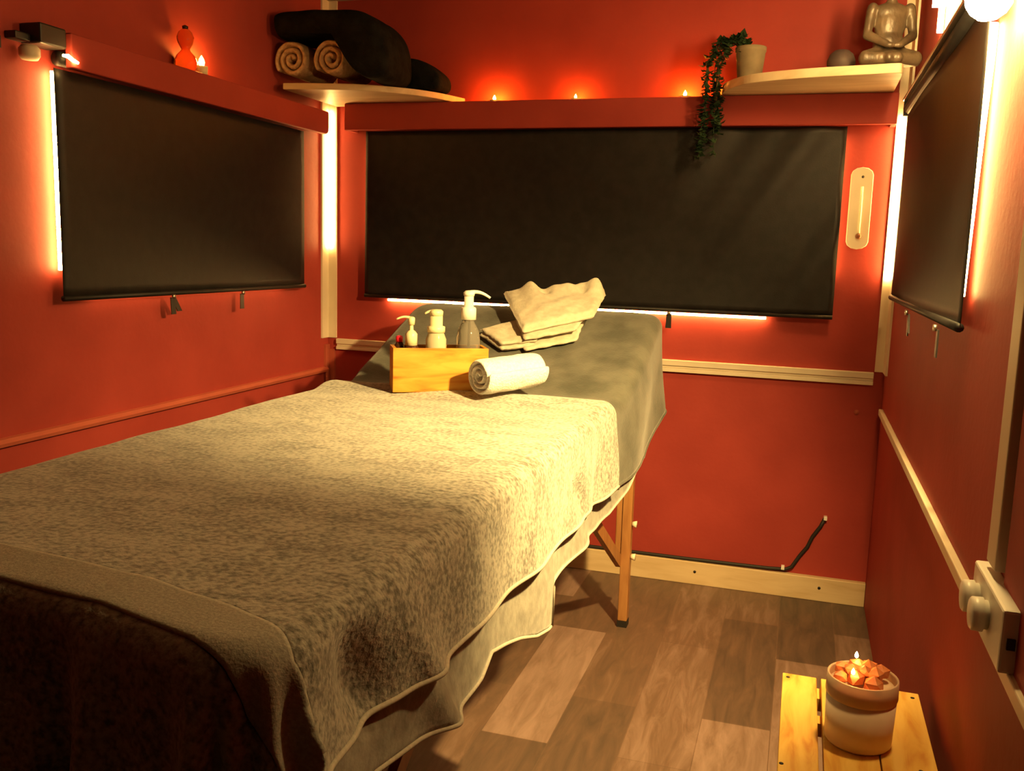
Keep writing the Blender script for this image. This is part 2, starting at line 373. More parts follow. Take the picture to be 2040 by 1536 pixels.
# small straps with a metal stud that hold the blinds down
def strap_clip(name, loc, ang, label, group, lean=0.0, split=False):
    t = thing(name, label, 'clip', loc, ang, group)
    bm = bmesh.new()
    def leaf(dx0, dx1, h):
        v = [(dx0-0.008, -0.003), (dx0+0.008, -0.003), (dx1+0.009, -h), (dx1-0.009, -h)]
        prism(v, -0.006, -0.0035, bm, axis=1)
    leaf(0, lean, 0.047)
    if split: leaf(0.004, lean+0.024, 0.040)
    st_ = obj('strap', bm, DARK, t, smooth=False)
    obj('stud', tube([(0, -0.007, 0.0), (0, -0.0125, 0.0)], 0.0055, 12), METAL, st_)
    return t
strap_clip('blind_clip', (0.040, -0.90, 0.9055), PI/2, 'black strap clip with two tails under left blind, further from the corner', None, 0.004, True)
strap_clip('blind_clip', (0.040, -0.590, 0.9045), PI/2, 'straight black strap clip under the left blind, nearer the corner', None, 0.0)
strap_clip('blind_clip', (1.212, -0.050, 0.872), 0, 'black strap clip under the back blind behind the table head', None, 0.0)
strap_clip('blind_clip', (1.816, -0.88, 0.948), -PI/2, 'black strap clip under the right blind, further from the lamp', None, 0.005, True)
strap_clip('blind_clip', (1.816, -1.32, 0.948), -PI/2, 'black strap clip under the right blind, nearer the lamp', None, 0.0)

# ------------------------------------------------------------------ light strips tucked behind the blinds and in the corners
def strip(p, q, label, m=None, r=0.004):
    return tag(obj('light_strip', tube([p, q], r, 8), m or STRIPM), label, 'light strip', 'light strips round the blinds')
strip((0.013, -1.2415, 0.975), (0.013, -1.2415, 1.405), 'glowing light strip at the near edge of the left blind', STRIPB)
strip((0.0100, -1.15, 0.925), (0.0100, -0.30, 0.925), 'faint light strip along the bottom of the left blind', STRIPLOW)
strip((0.0150, -0.0135, 1.04), (0.0150, -0.0135, 1.50), 'bright light strip running up the left back corner', r=0.005)
strip((0.24, -0.014, 0.868), (1.50, -0.014, 0.868), 'bright light strip along the bottom of the back blind')
strip((0.176, -0.018, 1.05), (0.176, -0.018, 1.40), 'faint light strip at the left edge of the back blind', STRIPLOW)
strip((1.678, -0.018, 1.00), (1.678, -0.018, 1.40), 'faint light strip at the right edge of the back blind', STRIPLOW)
strip((W-0.016, -0.0135, 1.00), (W-0.016, -0.0135, 1.455), 'bright light strip running up the right back corner', STRIPC, r=0.005)
tag(obj('light_strip', tube([(W-0.012, -1.352, 1.00+0.05*k) for k in range(9)], [0.0022, 0.003, 0.004, 0.005, 0.006, 0.007, 0.0085, 0.010, 0.0105], 10), STRIPB), 'glowing light strip at the near edge of the right blind', 'light strip', 'light strips round the blinds')
bm = tube([(W-0.010, -0.690, 1.535), (W-0.010, -0.690, 1.80)], 0.006, 8); bx(bm, W-0.03, W-0.004, -0.720, -0.697, 1.585, 1.66)
tag(obj('light_strip', bm, STRIPX), 'glowing light strip high on the right wall above the blind', 'light strip', 'light strips round the blinds')

# ------------------------------------------------------------------ wall lamp at the near end of the right blind (key light)
t = thing('wall_lamp', 'glaring globe wall lamp at the near top end of the right blind', 'lamp', (W, -1.50, 1.40))
child(obj('back_plate', box(W-0.008, W, -1.535, -1.475, 1.43, 1.50), CREAM, smooth=False, bevel=0.002), t)
child(obj('arm', tube([(W-0.008, -1.505, 1.465), (1.825, -1.505, 1.468), (1.812, -1.505, 1.455), (1.810, -1.505, 1.430)], 0.005, 10), METAL), t)
g = lathe([(0, -0.030), (0.012, -0.0275), (0.022, -0.020), (0.0285, -0.009), (0.030, 0), (0.0285, 0.010), (0.021, 0.022), (0.012, 0.030), (0, 0.031)], 24, (1.810, -1.505, 1.399))
child(obj('glass_globe', g, LAMPM), t)
ld = bpy.data.lights.new('added_spot', 'SPOT'); ld.energy = SPOT; ld.color = WARM; ld.spot_size = math.radians(94); ld.spot_blend = 1.0; ld.shadow_soft_size = 0.025  # unseen spot added next to the globe to concentrate light on the table
lo = bpy.data.objects.new('added_spot', ld); COL.objects.link(lo)
lo.location = (1.770, -1.490, 1.375)
lo.rotation_euler = Vector((-0.53, 0.44, -0.73)).to_track_quat('-Z', 'Y').to_euler()
child(lo, t)

# ------------------------------------------------------------------ massage table
TX0, TX1, TY0, TY1 = 0.458, 1.20, -2.222, -0.20
HINGE = -0.77
def ztop(y):
    a = 0.70 + 0.006*math.exp(-((y+0.86)/0.05)**2)
    s = sstep(HINGE-0.02, HINGE+0.10, y)
    rise = max(0.0, y-(HINGE+0.02))*0.405*s
    b = 0.886
    z = a + rise
    return z if z < b-0.02 else b-0.02+0.02*(1-math.exp(-(z-b+0.02)/0.02))
t = thing('massage_table', 'wooden framed massage table with raised head end under grey towels', 'massage table', (0.85, -1.2, 0))
ob = child(obj('bed_section', box(TX0+0.04, TX1-0.04, TY0+0.05, HINGE-0.02, 0.60, 0.672), DARK, smooth=False, bevel=0.02), t)
bm = bmesh.new()
v = []
for x in (TX0+0.04, TX1-0.03):
    v.append([bm.verts.new((x, y, z)) for y, z in ((HINGE, 0.61), (-0.25, 0.80), (-0.26, 0.86), (HINGE+0.02, 0.674))])
bm.faces.new(v[0]); bm.faces.new(v[1])
for i in range(4): bm.faces.new((v[0][i], v[0][(i+1) % 4], v[1][(i+1) % 4], v[1][i]))
child(obj('head_section', bm, DARK, smooth=False, bevel=0.015), t)
for (x, y, fx) in ((1.180, -0.43, 1), (0.56, -0.43, -1), (1.10, -1.90, 1), (0.62, -1.90, -1)):
    bm = bmesh.new()
    beam(bm, (x, y, 0.018), (x, y, 0.56), 0.026, 0.032)
    beam(bm, (x-0.022*fx, y+0.004, 0.20), (x-0.022*fx, y+0.004, 0.60), 0.018, 0.030)
    L = child(obj('leg', bm, LEGW, smooth=False, bevel=0.002), t)
    k = (obj('rubber_foot', prism([(x-0.014, y-0.018), (x+0.014, y-0.018), (x+0.014, y+0.018), (x-0.014, y+0.018)], 0.0, 0.018), BLACKEDGE, smooth=False))
    k.parent = L
    for zz in (0.30, 0.205):
        kk = obj('wing_knob', tube([(x+0.014*fx, y, zz), (x+0.026*fx, y, zz)], [0.007, 0.010], 10), CREAM); kk.parent = L
    ym = y-0.62 if y > -1 else y+0.62
    child(obj('brace', beam(bmesh.new(), (x-0.018*fx, y-0.01 if y > -1 else y+0.01, 0.19), (x-0.03*fx, ym, 0.57), 0.014, 0.032), LEGW, smooth=False), t)

# --- draped cloths
CR = 0.055; RR = 0.034
def drape(cx, cy, off=0.0, seed=0.0, fold=1.0):
    """flat cloth point -> draped point over the table's rounded rectangle"""
    x1 = TX1 + 0.030*sstep(-0.95, -0.45, min(cy, TY1)) + off; x0 = TX0 - off; y0 = TY0 - off - 0.055*sstep(0.85, 1.2, cx); y1 = TY1 + off
    ax0, ax1, ay0, ay1 = x0+RR, x1-RR, y0+RR, y1-RR
    qx = min(max(cx, ax0+CR), ax1-CR); qy = min(max(cy, ay0+CR), ay1-CR)
    dx, dy = cx-qx, cy-qy; L = math.hypot(dx, dy)
    zt = ztop(min(max(cy, ay0), ay1)) + off
    zt += 0.0045*nz(cx*4.5+seed, cy*3.5, 0.3)*fold + 0.0018*nz(cx*15+seed, cy*12, 1.7)*fold
    d = L - CR if (abs(dx) > 1e-9 and abs(dy) > 1e-9) else max(abs(dx), abs(dy)) - CR
    if L < 1e-9 or d <= 0: return Vector((cx, cy, zt))
    n = Vector((dx, dy, 0))/L
    b = Vector((qx, qy, 0)) + n*CR
    a = d/RR
    if a < PI/2: o_, dz = RR*math.sin(a), RR*(1-math.cos(a))
    else:
        ex = d - RR*PI/2; o_, dz = RR + 0.05*ex, RR + ex
    hang = max(0.0, dz-RR*0.4)
    wv = 0.0
    if n.x > 0.3:          # right side: soft folds, one deep hollow beside the near corner
        wv += 0.12*math.exp(-((cy+2.235)/0.040)**2) - 0.50*math.exp(-((cy+2.135-0.5*hang)/0.042)**2)*max(0.0, 1-(hang/0.15)**2) + 0.12*math.exp(-((cy+2.03-0.7*hang)/0.035)**2)
        wv += 0.028*math.sin(cy*17+1.0+seed)*sstep(-1.9, -1.5, cy) + 0.08*nz(cy*5.0, hang*4+seed, 2.2) 
        wv += -0.07*math.exp(-((cy+0.98)/0.05)**2)*sstep(0.03, 0.12, hang) - 0.20*math.exp(-((cy+1.16-0.9*(hang-0.1))/0.050)**2)*math.exp(-((hang-0.11)/0.05)**2)
    if n.y < -0.3:
        wv += 0.10*math.sin(cx*46+seed)+0.06*math.sin(cx*83+2)
    if n.x > 0.3 and n.y < -0.3:
        wv += 0.10*math.sin(math.atan2(n.y, n.x)*16)
    o_ += wv*hang*fold
    P = b + n*o_
    return Vector((P.x, P.y, zt-dz))
def interp(tab, x):
    if x <= tab[0][0]: return tab[0][1]
    for (a, b), (c, d) in zip(tab, tab[1:]):
        if x <= c: return b+(d-b)*(x-a)/(c-a)
    return tab[-1][1]
HEMR = [(-2.6, 0.500), (-2.30, 0.570), (-2.05, 0.558), (-1.9, 0.545), (-1.46, 0.520), (-1.05, 0.502), (-0.70, 0.488), (-0.5, 0.490), (-0.32, 0.575), (-0.2, 0.60)]
def dlen(cy, hem): return RR*PI/2 + max(0.0, ztop(min(max(cy, TY0), TY1)) - hem - RR)
NF, NB = 0.20, 0.10    # cloth lengths hanging at the near and the head end
SKEW = [(0.6, 0.022), (0.75, 0.015), (0.975, -0.007), (1.10, -0.040), (1.153, -0.062), (1.20, -0.090), (1.32, -0.092)]
BAND0, BAND1 = -2.208, -2.135
T0, T1 = TY0-NF-0.05, -0.815
def towel_pt(u, t, lift=0.0):
    """u across the table, t along it; the woven border bends with the cloth at the near corner"""
    xr = TX1-RR + dlen(t, interp(HEMR, t)); xl = TX0+RR-0.14
    cx = xl + (xr-xl)*u
    far = 0.014*nz(cx*6, 3.1, 0.5)*sstep(-1.1, -0.82, t)
    return drape(cx, t + far + interp(SKEW, cx)*(1-sstep(-2.10, -1.55, t)), lift + 0.006*sstep(-0.96, -0.85, t)*(1-sstep(-0.835, -0.815, t)))
tw = thing('bath_towel', 'large grey terry towel covering the massage table, woven border at near end', 'towel', (0.85, -1.2, 0.70))
NU = 150
bm = grid(lambda u, v: towel_pt(u, BAND1+(T1-BAND1)*v), NU, 260); grid(lambda u, v: towel_pt(u, T0+(BAND0-T0)*v), NU, 40, bm)
o = child(obj('terry_pile', bm, TERRY), tw); solid(o, 0.006)
o = child(obj('woven_border', grid(lambda u, v: towel_pt(u, BAND0+(BAND1-BAND0)*v, 0.0015), NU, 14), BANDM), tw); solid(o, 0.006); o['label'] = 'smooth woven grey border stripe'
# hem roll along the right edge
pts = [towel_pt(1.0, T0+(T1-T0)*k/200) for k in range(201)]
child(obj('hem', tube(pts, 0.0035, 8), HEM), tw)

HEMU = [(-2.6, 0.47), (-2.20, 0.505), (-2.05, 0.500), (-1.95, 0.485), (-1.84, 0.463), (-1.72, 0.462), (-1.66, 0.475), (-1.52, 0.437), (-1.43, 0.405), (-1.35, 0.386), (-1.325, 0.384), (-1.318, 0.470), (-0.98, 0.455), (-0.80, 0.450), (-0.68, 0.47), (-0.45, 0.52), (-0.2, 0.64)]
def under_pt(u, v):
    cy = (TY0-0.12) + (TY1+0.05-(TY0-0.12))*v
    xr = TX1-RR + dlen(cy, interp(HEMU, cy)); xl = TX0+RR-0.12
    cx = xl + (xr-xl)*u
    return drape(cx, cy, off=-0.013, seed=5.0, fold=0.75)
uc = thing('table_cover', 'grey fleece cover hanging out below the terry towel along the table side', 'cover', (0.85, -1.2, 0.68))
o = child(obj('fleece', grid(under_pt, 110, 330), FLEECE), uc); solid(o, 0.003)
child(obj('hem', tube([under_pt(1.0, k/330) for k in range(331)], 0.0032, 8), HEM), uc)

HC0, HC1 = -0.885, TY1+0.10
def head_pt(u, v):
    cy = HC0+(HC1-HC0)*v
    xr = TX1-RR + dlen(cy, interp(HEMR, cy)-0.002); xl = TX0+RR-0.14
    return drape(xl + (xr-xl)*u, cy, -0.0035, 5.0, 0.75)
hc = thing('headrest_cover', 'smooth dark grey cover over the raised head end of the massage table', 'cover', (0.85, -0.5, 0.80))
o = child(obj('fleece', grid(head_pt, 130, 90), HEADC), hc); solid(o, 0.004)
child(obj('hem', tube([head_pt(1.0, k/90) for k in range(91)], 0.003, 8), HEADC), hc)

# ------------------------------------------------------------------ crate with pump bottles on the table
CA = math.radians(30)
CX, CY, CZ = 0.690, -0.938, 0.7065
def cl(u, v): return (CX + u*math.cos(CA) - v*math.sin(CA), CY + u*math.sin(CA) + v*math.cos(CA))
t = thing('wooden_crate', 'small open pine crate holding pump bottles on the massage table', 'crate', (CX, CY, CZ), CA)
cw, cdp, ch, th = 0.230, 0.090, 0.106, 0.009
obj('front_panel', box(0, cw, 0, th, 0, ch), CRATE, t, smooth=False, bevel=0.0012)
obj('back_panel', box(0, cw, cdp-th, cdp, 0, ch), CRATE, t, smooth=False, bevel=0.0012)
for x in (0.0, cw-th): obj('side_panel', box(x, x+th, th, cdp-th, 0, ch), CRATE, t, smooth=False, bevel=0.0012)
obj('base_panel', box(th, cw-th, th, cdp-th, 0, 0.008), CRATE, t, smooth=False)
BZ = CZ+0.0085
def nozzle(bm, z, L, ang, r, droop):
    d = Vector((math.cos(ang), math.sin(ang), 0))
    pts = [Vector((0, 0, z)) - d*r*2.2]
    for k in range(9):
        s = k/8; pts.append(Vector((0, 0, z + 0.004*math.sin(s*PI) - droop*s*s)) + d*L*s)
    tube(pts, [r*0.6]+[r*(1.05-0.45*k/8) for k in range(9)], 10, bm); return bm
# tall clear bottle
x, y = cl(0.187, 0.047)
b = thing('pump_bottle', 'tall clear bottle with white pump head at right end of the crate', 'bottle', (x, y, BZ))
obj('bottle_body', lathe([(0, 0), (0.026, 0), (0.029, 0.004), (0.029, 0.118), (0.026, 0.136), (0.018, 0.152), (0.0145, 0.158), (0.0145, 0.164)], 32), CLEAR, b)
k = obj('collar', lathe([(0, 0.164), (0.0185, 0.164), (0.0185, 0.190), (0.0165, 0.194), (0.0120, 0.195), (0.0115, 0.224), (0, 0.225)], 28), WHITEP, b)
obj('dip_tube', tube([(0, 0, 0.012), (0.002, 0, 0.160)], 0.0028, 8), WHITEP, k)
obj('pump_head', nozzle(lathe([(0, 0.2205), (0.013, 0.2215), (0.014, 0.229), (0.009, 0.234), (0, 0.235)], 24), 0.2295, 0.052, 0.40, 0.0050, 0.012), WHITEP, k)
# foamer bottle in the middle
x, y = cl(0.108, 0.047)
b = thing('pump_bottle', 'clear foamer bottle with cream pump in the middle of the crate', 'bottle', (x, y, BZ))
obj('bottle_body', lathe([(0, 0), (0.022, 0), (0.025, 0.004), (0.025, 0.115), (0.020, 0.128), (0.0185, 0.132)], 32), CLOUDY, b)
k = obj('collar', lathe([(0, 0.132), (0.0215, 0.132), (0.0215, 0.146), (0.0155, 0.148), (0.0155, 0.172), (0, 0.173)], 28), CREAMP, b)
obj('dip_tube', tube([(0, 0, 0.010), (0, 0, 0.132)], [0.004, 0.006], 8), CREAMP, k)
obj('pump_head', nozzle(lathe([(0, 0.172), (0.016, 0.172), (0.0165, 0.183), (0.012, 0.187), (0, 0.188)], 24), 0.1795, 0.028, PI+0.45, 0.0042, 0.003), CREAMP, k)
# small pump bottle at the left
x, y = cl(0.047, 0.040)
b = thing('pump_bottle', 'small pump bottle with cream pump head turned left, left end of the crate', 'bottle', (x, y, BZ))
obj('bottle_body', lathe([(0, 0), (0.016, 0), (0.018, 0.003), (0.018, 0.095), (0.0125, 0.104)], 28), BROWNB, b)
k = obj('collar', lathe([(0, 0.100), (0.0145, 0.100), (0.0145, 0.128), (0.010, 0.134), (0.0048, 0.138), (0.0042, 0.154), (0, 0.155)], 28), CREAMP, b)
obj('pump_head', nozzle(lathe([(0, 0.150), (0.0075, 0.150), (0.0085, 0.164), (0.0055, 0.169), (0, 0.170)], 20), 0.1655, 0.036, PI+0.42, 0.0036, 0.003), CREAMP, k)
# red capped bottle behind it
x, y = cl(0.021, 0.068)
b = thing('small_bottle', 'small dark bottle with a bright red cap at back left of the crate', 'bottle', (x, y, BZ))
obj('bottle_body', lathe([(0, 0), (0.011, 0), (0.012, 0.003), (0.012, 0.096), (0.0075, 0.106)], 24), BROWNB, b)
obj('bottle_cap', lathe([(0, 0.106), (0.0085, 0.106), (0.009, 0.117), (0.006, 0.121), (0, 0.1215)], 24), REDP, b)

# ------------------------------------------------------------------ towels on the table
def roll_bm(R, L, turns, thick, squash=1.0, seed=0, gap=0.25, rough=0.0012):
    """ribbon wound up into a spiral; axis along +y from 0 to L, lying at z=0"""
    n = int(turns*30); prof = []
    r_in = 0.10*R; pitch = (R-thick/2-r_in)/turns
    for k in range(n+1):
        a = 2*PI*turns*k/n; r = r_in + pitch*a/(2*PI)
        prof.append((a, r))
    bm = bmesh.new(); M_ = 14; V = []
    for k, (a, r) in enumerate(prof):
        row = []
        for side in (1, -1):
            for j in range(M_+1):
                s = j/M_; e = min(1.0, min(s, 1-s)*9); th_ = thick*(0.86 if 0 < e < 1 else (0.55 if e == 0 else 0.93))*(1-gap)
                rr = r + side*th_/2 + rough*nz(a*2.1+seed, s*9, side)
                row.append((rr*math.cos(a), s*L + 0.004*nz(a*0.9+seed, 3.3, 0)*(1 if j in (0, M_) else 0), rr*math.sin(a)*squash + R*squash))
        V.append([bm.verts.new(c) for c in row])
    m1 = M_+1
    for k in range(n):
        for j in range(M_):
            bm.faces.new((V[k][j], V[k][j+1], V[k+1][j+1], V[k+1][j]))
            bm.faces.new((V[k][m1+j], V[k+1][m1+j], V[k+1][m1+j+1], V[k][m1+j+1]))
        for j in (0, M_): bm.faces.new((V[k][j], V[k+1][j], V[k+1][m1+j], V[k][m1+j]))
    for k in (0, n):
        for j in range(M_): bm.faces.new((V[k][j], V[k][j+1], V[k][m1+j+1], V[k][m1+j]))
    return bm
o = obj('rolled_towel', roll_bm(0.0545, 0.178, 3.04, 0.0165, 0.93, 1, gap=0.30, rough=0.0025), WHITET); subd(o, 1)
o.location = (0.903, -0.930, 0.709); o.rotation_euler = (math.radians(3.0), 0, math.radians(-34))
tag(o, 'white rolled towel with spiral end lying beside the crate', 'towel')

# folded beige towel lying on the raised head end: layers open at the left, crumpled on top
t = thing('folded_towel', 'beige folded towel crumpled on the raised head end of the table', 'towel', (0.92, -0.45, 0.85))
def slab(poly_fn, zlo, zhi, nu=28, nv=22, seed=0.0, amp=0.004, peaks=()):
    """soft closed layer over the slope; poly_fn(u,v)->(x,y); thickness field zlo..zhi above the table"""
    bm = bmesh.new(); top = {}; bot = {}
    for i in range(nu+1):
        for j in range(nv+1):
            u, v = i/nu, j/nv
            x, y = poly_fn(u, v)
            e = min(1.0, min(u, 1-u)*12, min(v, 1-v)*12); e = math.sqrt(max(0.0, 1-(1-e)**2))
            z0 = ztop(y)+0.006+zlo; mid = (zlo+zhi)/2
            h = 0.0
            for pu, pv, sw, ph in peaks: h += ph*math.exp(-((u-pu)**2+(v-pv)**2)/sw**2)
            n_ = amp*nz(x*28+seed, y*28, seed)
            hi = ztop(y)+0.006+mid+(zhi-mid)*e+(h+n_)*e; lo = ztop(y)+0.006+mid-(mid-zlo)*e
            top[i, j] = bm.verts.new((x, y, max(hi, lo))); bot[i, j] = top[i, j] if False else bm.verts.new((x, y, lo))
    for i in range(nu):
        for j in range(nv):
            bm.faces.new((top[i, j], top[i+1, j], top[i+1, j+1], top[i, j+1])); bm.faces.new((bot[i, j], bot[i, j+1], bot[i+1, j+1], bot[i+1, j]))
    for i in range(nu):
        for j in (0, nv): bm.faces.new((top[i, j], top[i+1, j], bot[i+1, j], bot[i, j]))
    for j in range(nv):
        for i in (0, nu): bm.faces.new((top[i, j], top[i, j+1], bot[i, j+1], bot[i, j]))
    return bm
def quad(a, b, c, d, wob=0.004, seed=0):
    def f(u, v):
        x = (a[0]*(1-u)+b[0]*u)*(1-v) + (d[0]*(1-u)+c[0]*u)*v
        y = (a[1]*(1-u)+b[1]*u)*(1-v) + (d[1]*(1-u)+c[1]*u)*v
        return x + wob*nz(v*6+seed, u*2, 1), y + wob*nz(u*6+seed, v*2, 4)
    return f
# u runs left->right, v front->back
child(obj('lower_fold', slab(quad((0.842, -0.575), (0.925, -0.545), (0.88, -0.40), (0.748, -0.500), seed=1), 0.000, 0.012, seed=1), BEIGE), t)
child(obj('lower_fold', slab(quad((0.838, -0.572), (0.93, -0.540), (0.88, -0.40), (0.750, -0.496), seed=2), 0.013, 0.024, seed=2, amp=0.003), BEIGE), t)
child(obj('lower_fold', slab(quad((0.905, -0.572), (1.030, -0.500), (1.02, -0.34), (0.80, -0.42), seed=3), 0.000, 0.011, seed=3), BEIGE), t)
child(obj('middle_fold', slab(quad((0.900, -0.565), (1.025, -0.495), (1.04, -0.34), (0.790, -0.36), seed=4), 0.025, 0.036, seed=4, amp=0.004), BEIGE), t)
pk = ((0.25, 0.86, 0.10, 0.030), (0.30, 0.70, 0.16, 0.012), (0.48, 0.88, 0.08, 0.014), (0.62, 0.86, 0.11, 0.024), (0.76, 0.92, 0.06, 0.014), (0.92, 0.86, 0.13, 0.042), (0.40, 0.80, 0.05, -0.020), (0.80, 0.80, 0.05, -0.012), (0.55, 0.45, 0.3, 0.012))
o = child(obj('crumpled_top', slab(quad((0.892, -0.555), (1.062, -0.440), (1.065, -0.310), (0.762, -0.335), seed=7), 0.037, 0.062, 60, 44, seed=7, amp=0.005, peaks=pk), BEIGE), t)

# ------------------------------------------------------------------ corner shelves
def curve_poly(pts, n=10):
    out = []
    for i in range(len(pts)-1):
        p0 = pts[max(i-1, 0)]; p1 = pts[i]; p2 = pts[i+1]; p3 = pts[min(i+2, len(pts)-1)]
        for k in range(n):
            s = k/n
            out.append(tuple(0.5*((2*p1[c]) + (-p0[c]+p2[c])*s + (2*p0[c]-5*p1[c]+4*p2[c]-p3[c])*s*s + (-p0[c]+3*p1[c]-3*p2[c]+p3[c])*s**3) for c in (0, 1)))
    out.append(pts[-1]); return out
SH = 1.5168
front = curve_poly([(0.0365, -0.348), (0.15, -0.330), (0.28, -0.292), (0.385, -0.215), (0.455, -0.125), (0.503, -0.0005)])
o = obj('corner_shelf', prism([(0.0365, -0.0065)] + front, SH, SH+0.019), SHELFW, smooth=False, bevel=0.002)
tag(o, 'pale curved corner shelf in the left back corner under the black blankets', 'shelf')
front = curve_poly([(1.325, -0.0005), (1.330, -0.07), (1.358, -0.165), (1.425, -0.255), (1.56, -0.312), (1.72, -0.340), (1.785, -0.350), (1.80, -0.338), (1.803, -0.31)])
o = obj('corner_shelf', prism(front + [(1.803, -0.0005)], SH, SH+0.024), SHELFW, smooth=False, bevel=0.002)
tag(o, 'pale curved corner shelf in the right back corner under the seated figurine', 'shelf')
SL, SR = SH+0.0195, SH+0.0245
# two tan rolled towels, spiral ends facing the room
for (x, lab, sd) in ((0.069, 'tan rolled towel on the left corner shelf, left of the pair', 3), (0.202, 'tan rolled towel on left corner shelf, right of the pair', 9)):
    o = obj('rolled_towel', roll_bm(0.0640, 0.215, 2.6, 0.020, 1.0, sd, gap=0.12, rough=0.003), TAN); subd(o, 1)
    o.location = (x, -0.355, SL+0.003); tag(o, lab, 'towel', 'tan rolled towels on the left shelf')
# black folded blankets
def soft(poly, y0, y1, seed, amp=0.010, ny=9, taper=0.12):
    """soft thick folded cloth: an xz outline swept in y, edges pulled in at both ends"""
    bm = bmesh.new(); cx_ = sum(a for a, b in poly)/len(poly); cz_ = sum(b for a, b in poly)/len(poly); R_ = []
    zmin = min(b for a, b in poly)
    for j in range(ny+1):
        s = j/ny; k = 1 - taper*(abs(2*s-1)**4)
        ring = []
        for a, b in poly:
            x = cx_+(a-cx_)*k; z = cz_+(b-cz_)*k if b > zmin+0.004 else b
            n_ = nz(a*14+seed, s*5, b*14)*amp
            ring.append(bm.verts.new((x+n_*0.6, y0+(y1-y0)*s+nz(a*9, b*9, seed)*amp*0.5, max(zmin, z+n_))))
        R_.append(ring)
    n = len(poly)
    for a, b in zip(R_, R_[1:]):
        for i in range(n): bm.faces.new((a[i], a[(i+1) % n], b[(i+1) % n], b[i]))
    bm.faces.new(R_[0]); bm.faces.new(R_[-1]); return bm
up = curve_poly([(0.020, 1.672), (0.010, 1.70), (0.018, 1.735), (0.10, 1.742), (0.20, 1.742), (0.29, 1.738), (0.355, 1.705), (0.390, 1.660), (0.405, 1.600), (0.395, SL+0.006), (0.32, SL+0.004), (0.280, 1.58), (0.274, 1.645), (0.23, 1.674), (0.12, 1.672), (0.020, 1.672)], 4)[:-1]
o = obj('folded_blanket', soft(up, -0.395, -0.165, 1.0, 0.006), BLACKB); subd(o, 1)
tag(o, 'big black folded blanket heaped over the two tan rolled towels', 'blanket')
lo_ = curve_poly([(0.300, SL+0.004), (0.300, 1.610), (0.34, 1.640), (0.40, 1.634), (0.452, 1.606), (0.478, 1.575), (0.470, SL+0.006), (0.40, SL+0.003), (0.300, SL+0.004)], 4)[:-1]
o = obj('folded_blanket', soft(lo_, -0.160, -0.045, 4.0, 0.004), BLACKB); subd(o, 1)
tag(o, 'small black folded blanket at the right end of the left corner shelf', 'blanket')

# ------------------------------------------------------------------ right shelf: figurine, ball, trailing plant
def ellip(bm, c, r, rot=None, seg=16):
    m = Matrix.Translation(c) @ (rot or Matrix()) @ Matrix.Diagonal((*r, 1))
    bmesh.ops.create_uvsphere(bm, u_segments=seg, v_segments=seg//2+2, radius=1.0, matrix=m); return bm
def cone_limb(bm, p, q, r0, r1, seg=14):
    p, q = Vector(p), Vector(q); n = 8
    tube([p+(q-p)*k/n for k in range(n+1)], [r0+(r1-r0)*k/n for k in range(n+1)], seg, bm)
    ellip(bm, p, (r0,)*3); ellip(bm, q, (r1,)*3)
fg = thing('seated_figurine', 'dark bronze seated meditating figurine on the right corner shelf', 'statue', (1.768, -0.262, SR), math.radians(14)); fg.scale = (1.0, 1.0, 1.22)
bm = bmesh.new()
ellip(bm, (0, 0, 0.022), (0.060, 0.042, 0.020)); ellip(bm, (0, 0.006, 0.050), (0.040, 0.030, 0.034)); ellip(bm, (0, 0.008, 0.092), (0.040, 0.027, 0.042))
ellip(bm, (0, 0.008, 0.116), (0.047, 0.024, 0.022))
for s in (-1, 1):
    ellip(bm, (s*0.047, 0.006, 0.122), (0.015, 0.015, 0.015))
    cone_limb(bm, (s*0.050, 0.006, 0.118), (s*0.058, 0.000, 0.070), 0.013, 0.011)
    cone_limb(bm, (s*0.058, 0.000, 0.070), (s*0.018, -0.038, 0.046), 0.011, 0.008)
    ellip(bm, (s*0.010, -0.042, 0.043), (0.013, 0.009, 0.006))
    cone_limb(bm, (s*0.030, 0.0, 0.026), (s*0.064, -0.018, 0.020), 0.021, 0.016)
    cone_limb(bm, (s*0.064, -0.018, 0.019), (-s*0.012, -0.044, 0.018), 0.015, 0.011)
cone_limb(bm, (0, 0.008, 0.125), (0, 0.005, 0.150), 0.014, 0.012)
ellip(bm, (0, 0.002, 0.172), (0.0225, 0.0250, 0.0290)); ellip(bm, (0, -0.006, 0.158), (0.0150, 0.0170, 0.0130))
ellip(bm, (0, -0.024, 0.168), (0.0042, 0.0055, 0.0080))
for s in (-1, 1): ellip(bm, (s*0.0235, 0.003, 0.166), (0.0035, 0.006, 0.012))
b = obj('figure_body', bm, BRONZE, fg); md = b.modifiers.new('merge', 'REMESH'); md.mode = 'VOXEL'; md.voxel_size = 0.0028; md.use_smooth_shade = True
sm = b.modifiers.new('smooth', 'SMOOTH'); sm.factor = 0.5; sm.iterations = 4
bm = ellip(bmesh.new(), (0, 0.006, 0.184), (0.0245, 0.0255, 0.0190)); ellip(bm, (0, 0.010, 0.205), (0.011, 0.011, 0.011))
obj('hair', bm, STONE, fg)

o = obj('stone_ball', lathe([(0, 0), (0.018, 0.0), (0.030, 0.010), (0.0365, 0.026), (0.0365, 0.036), (0.030, 0.052), (0.018, 0.062), (0, 0.065)], 28), STONE)
o.location = (1.655, -0.21, SR); tag(o, 'round dark stone ball on the right corner shelf left of the figurine', 'ornament')

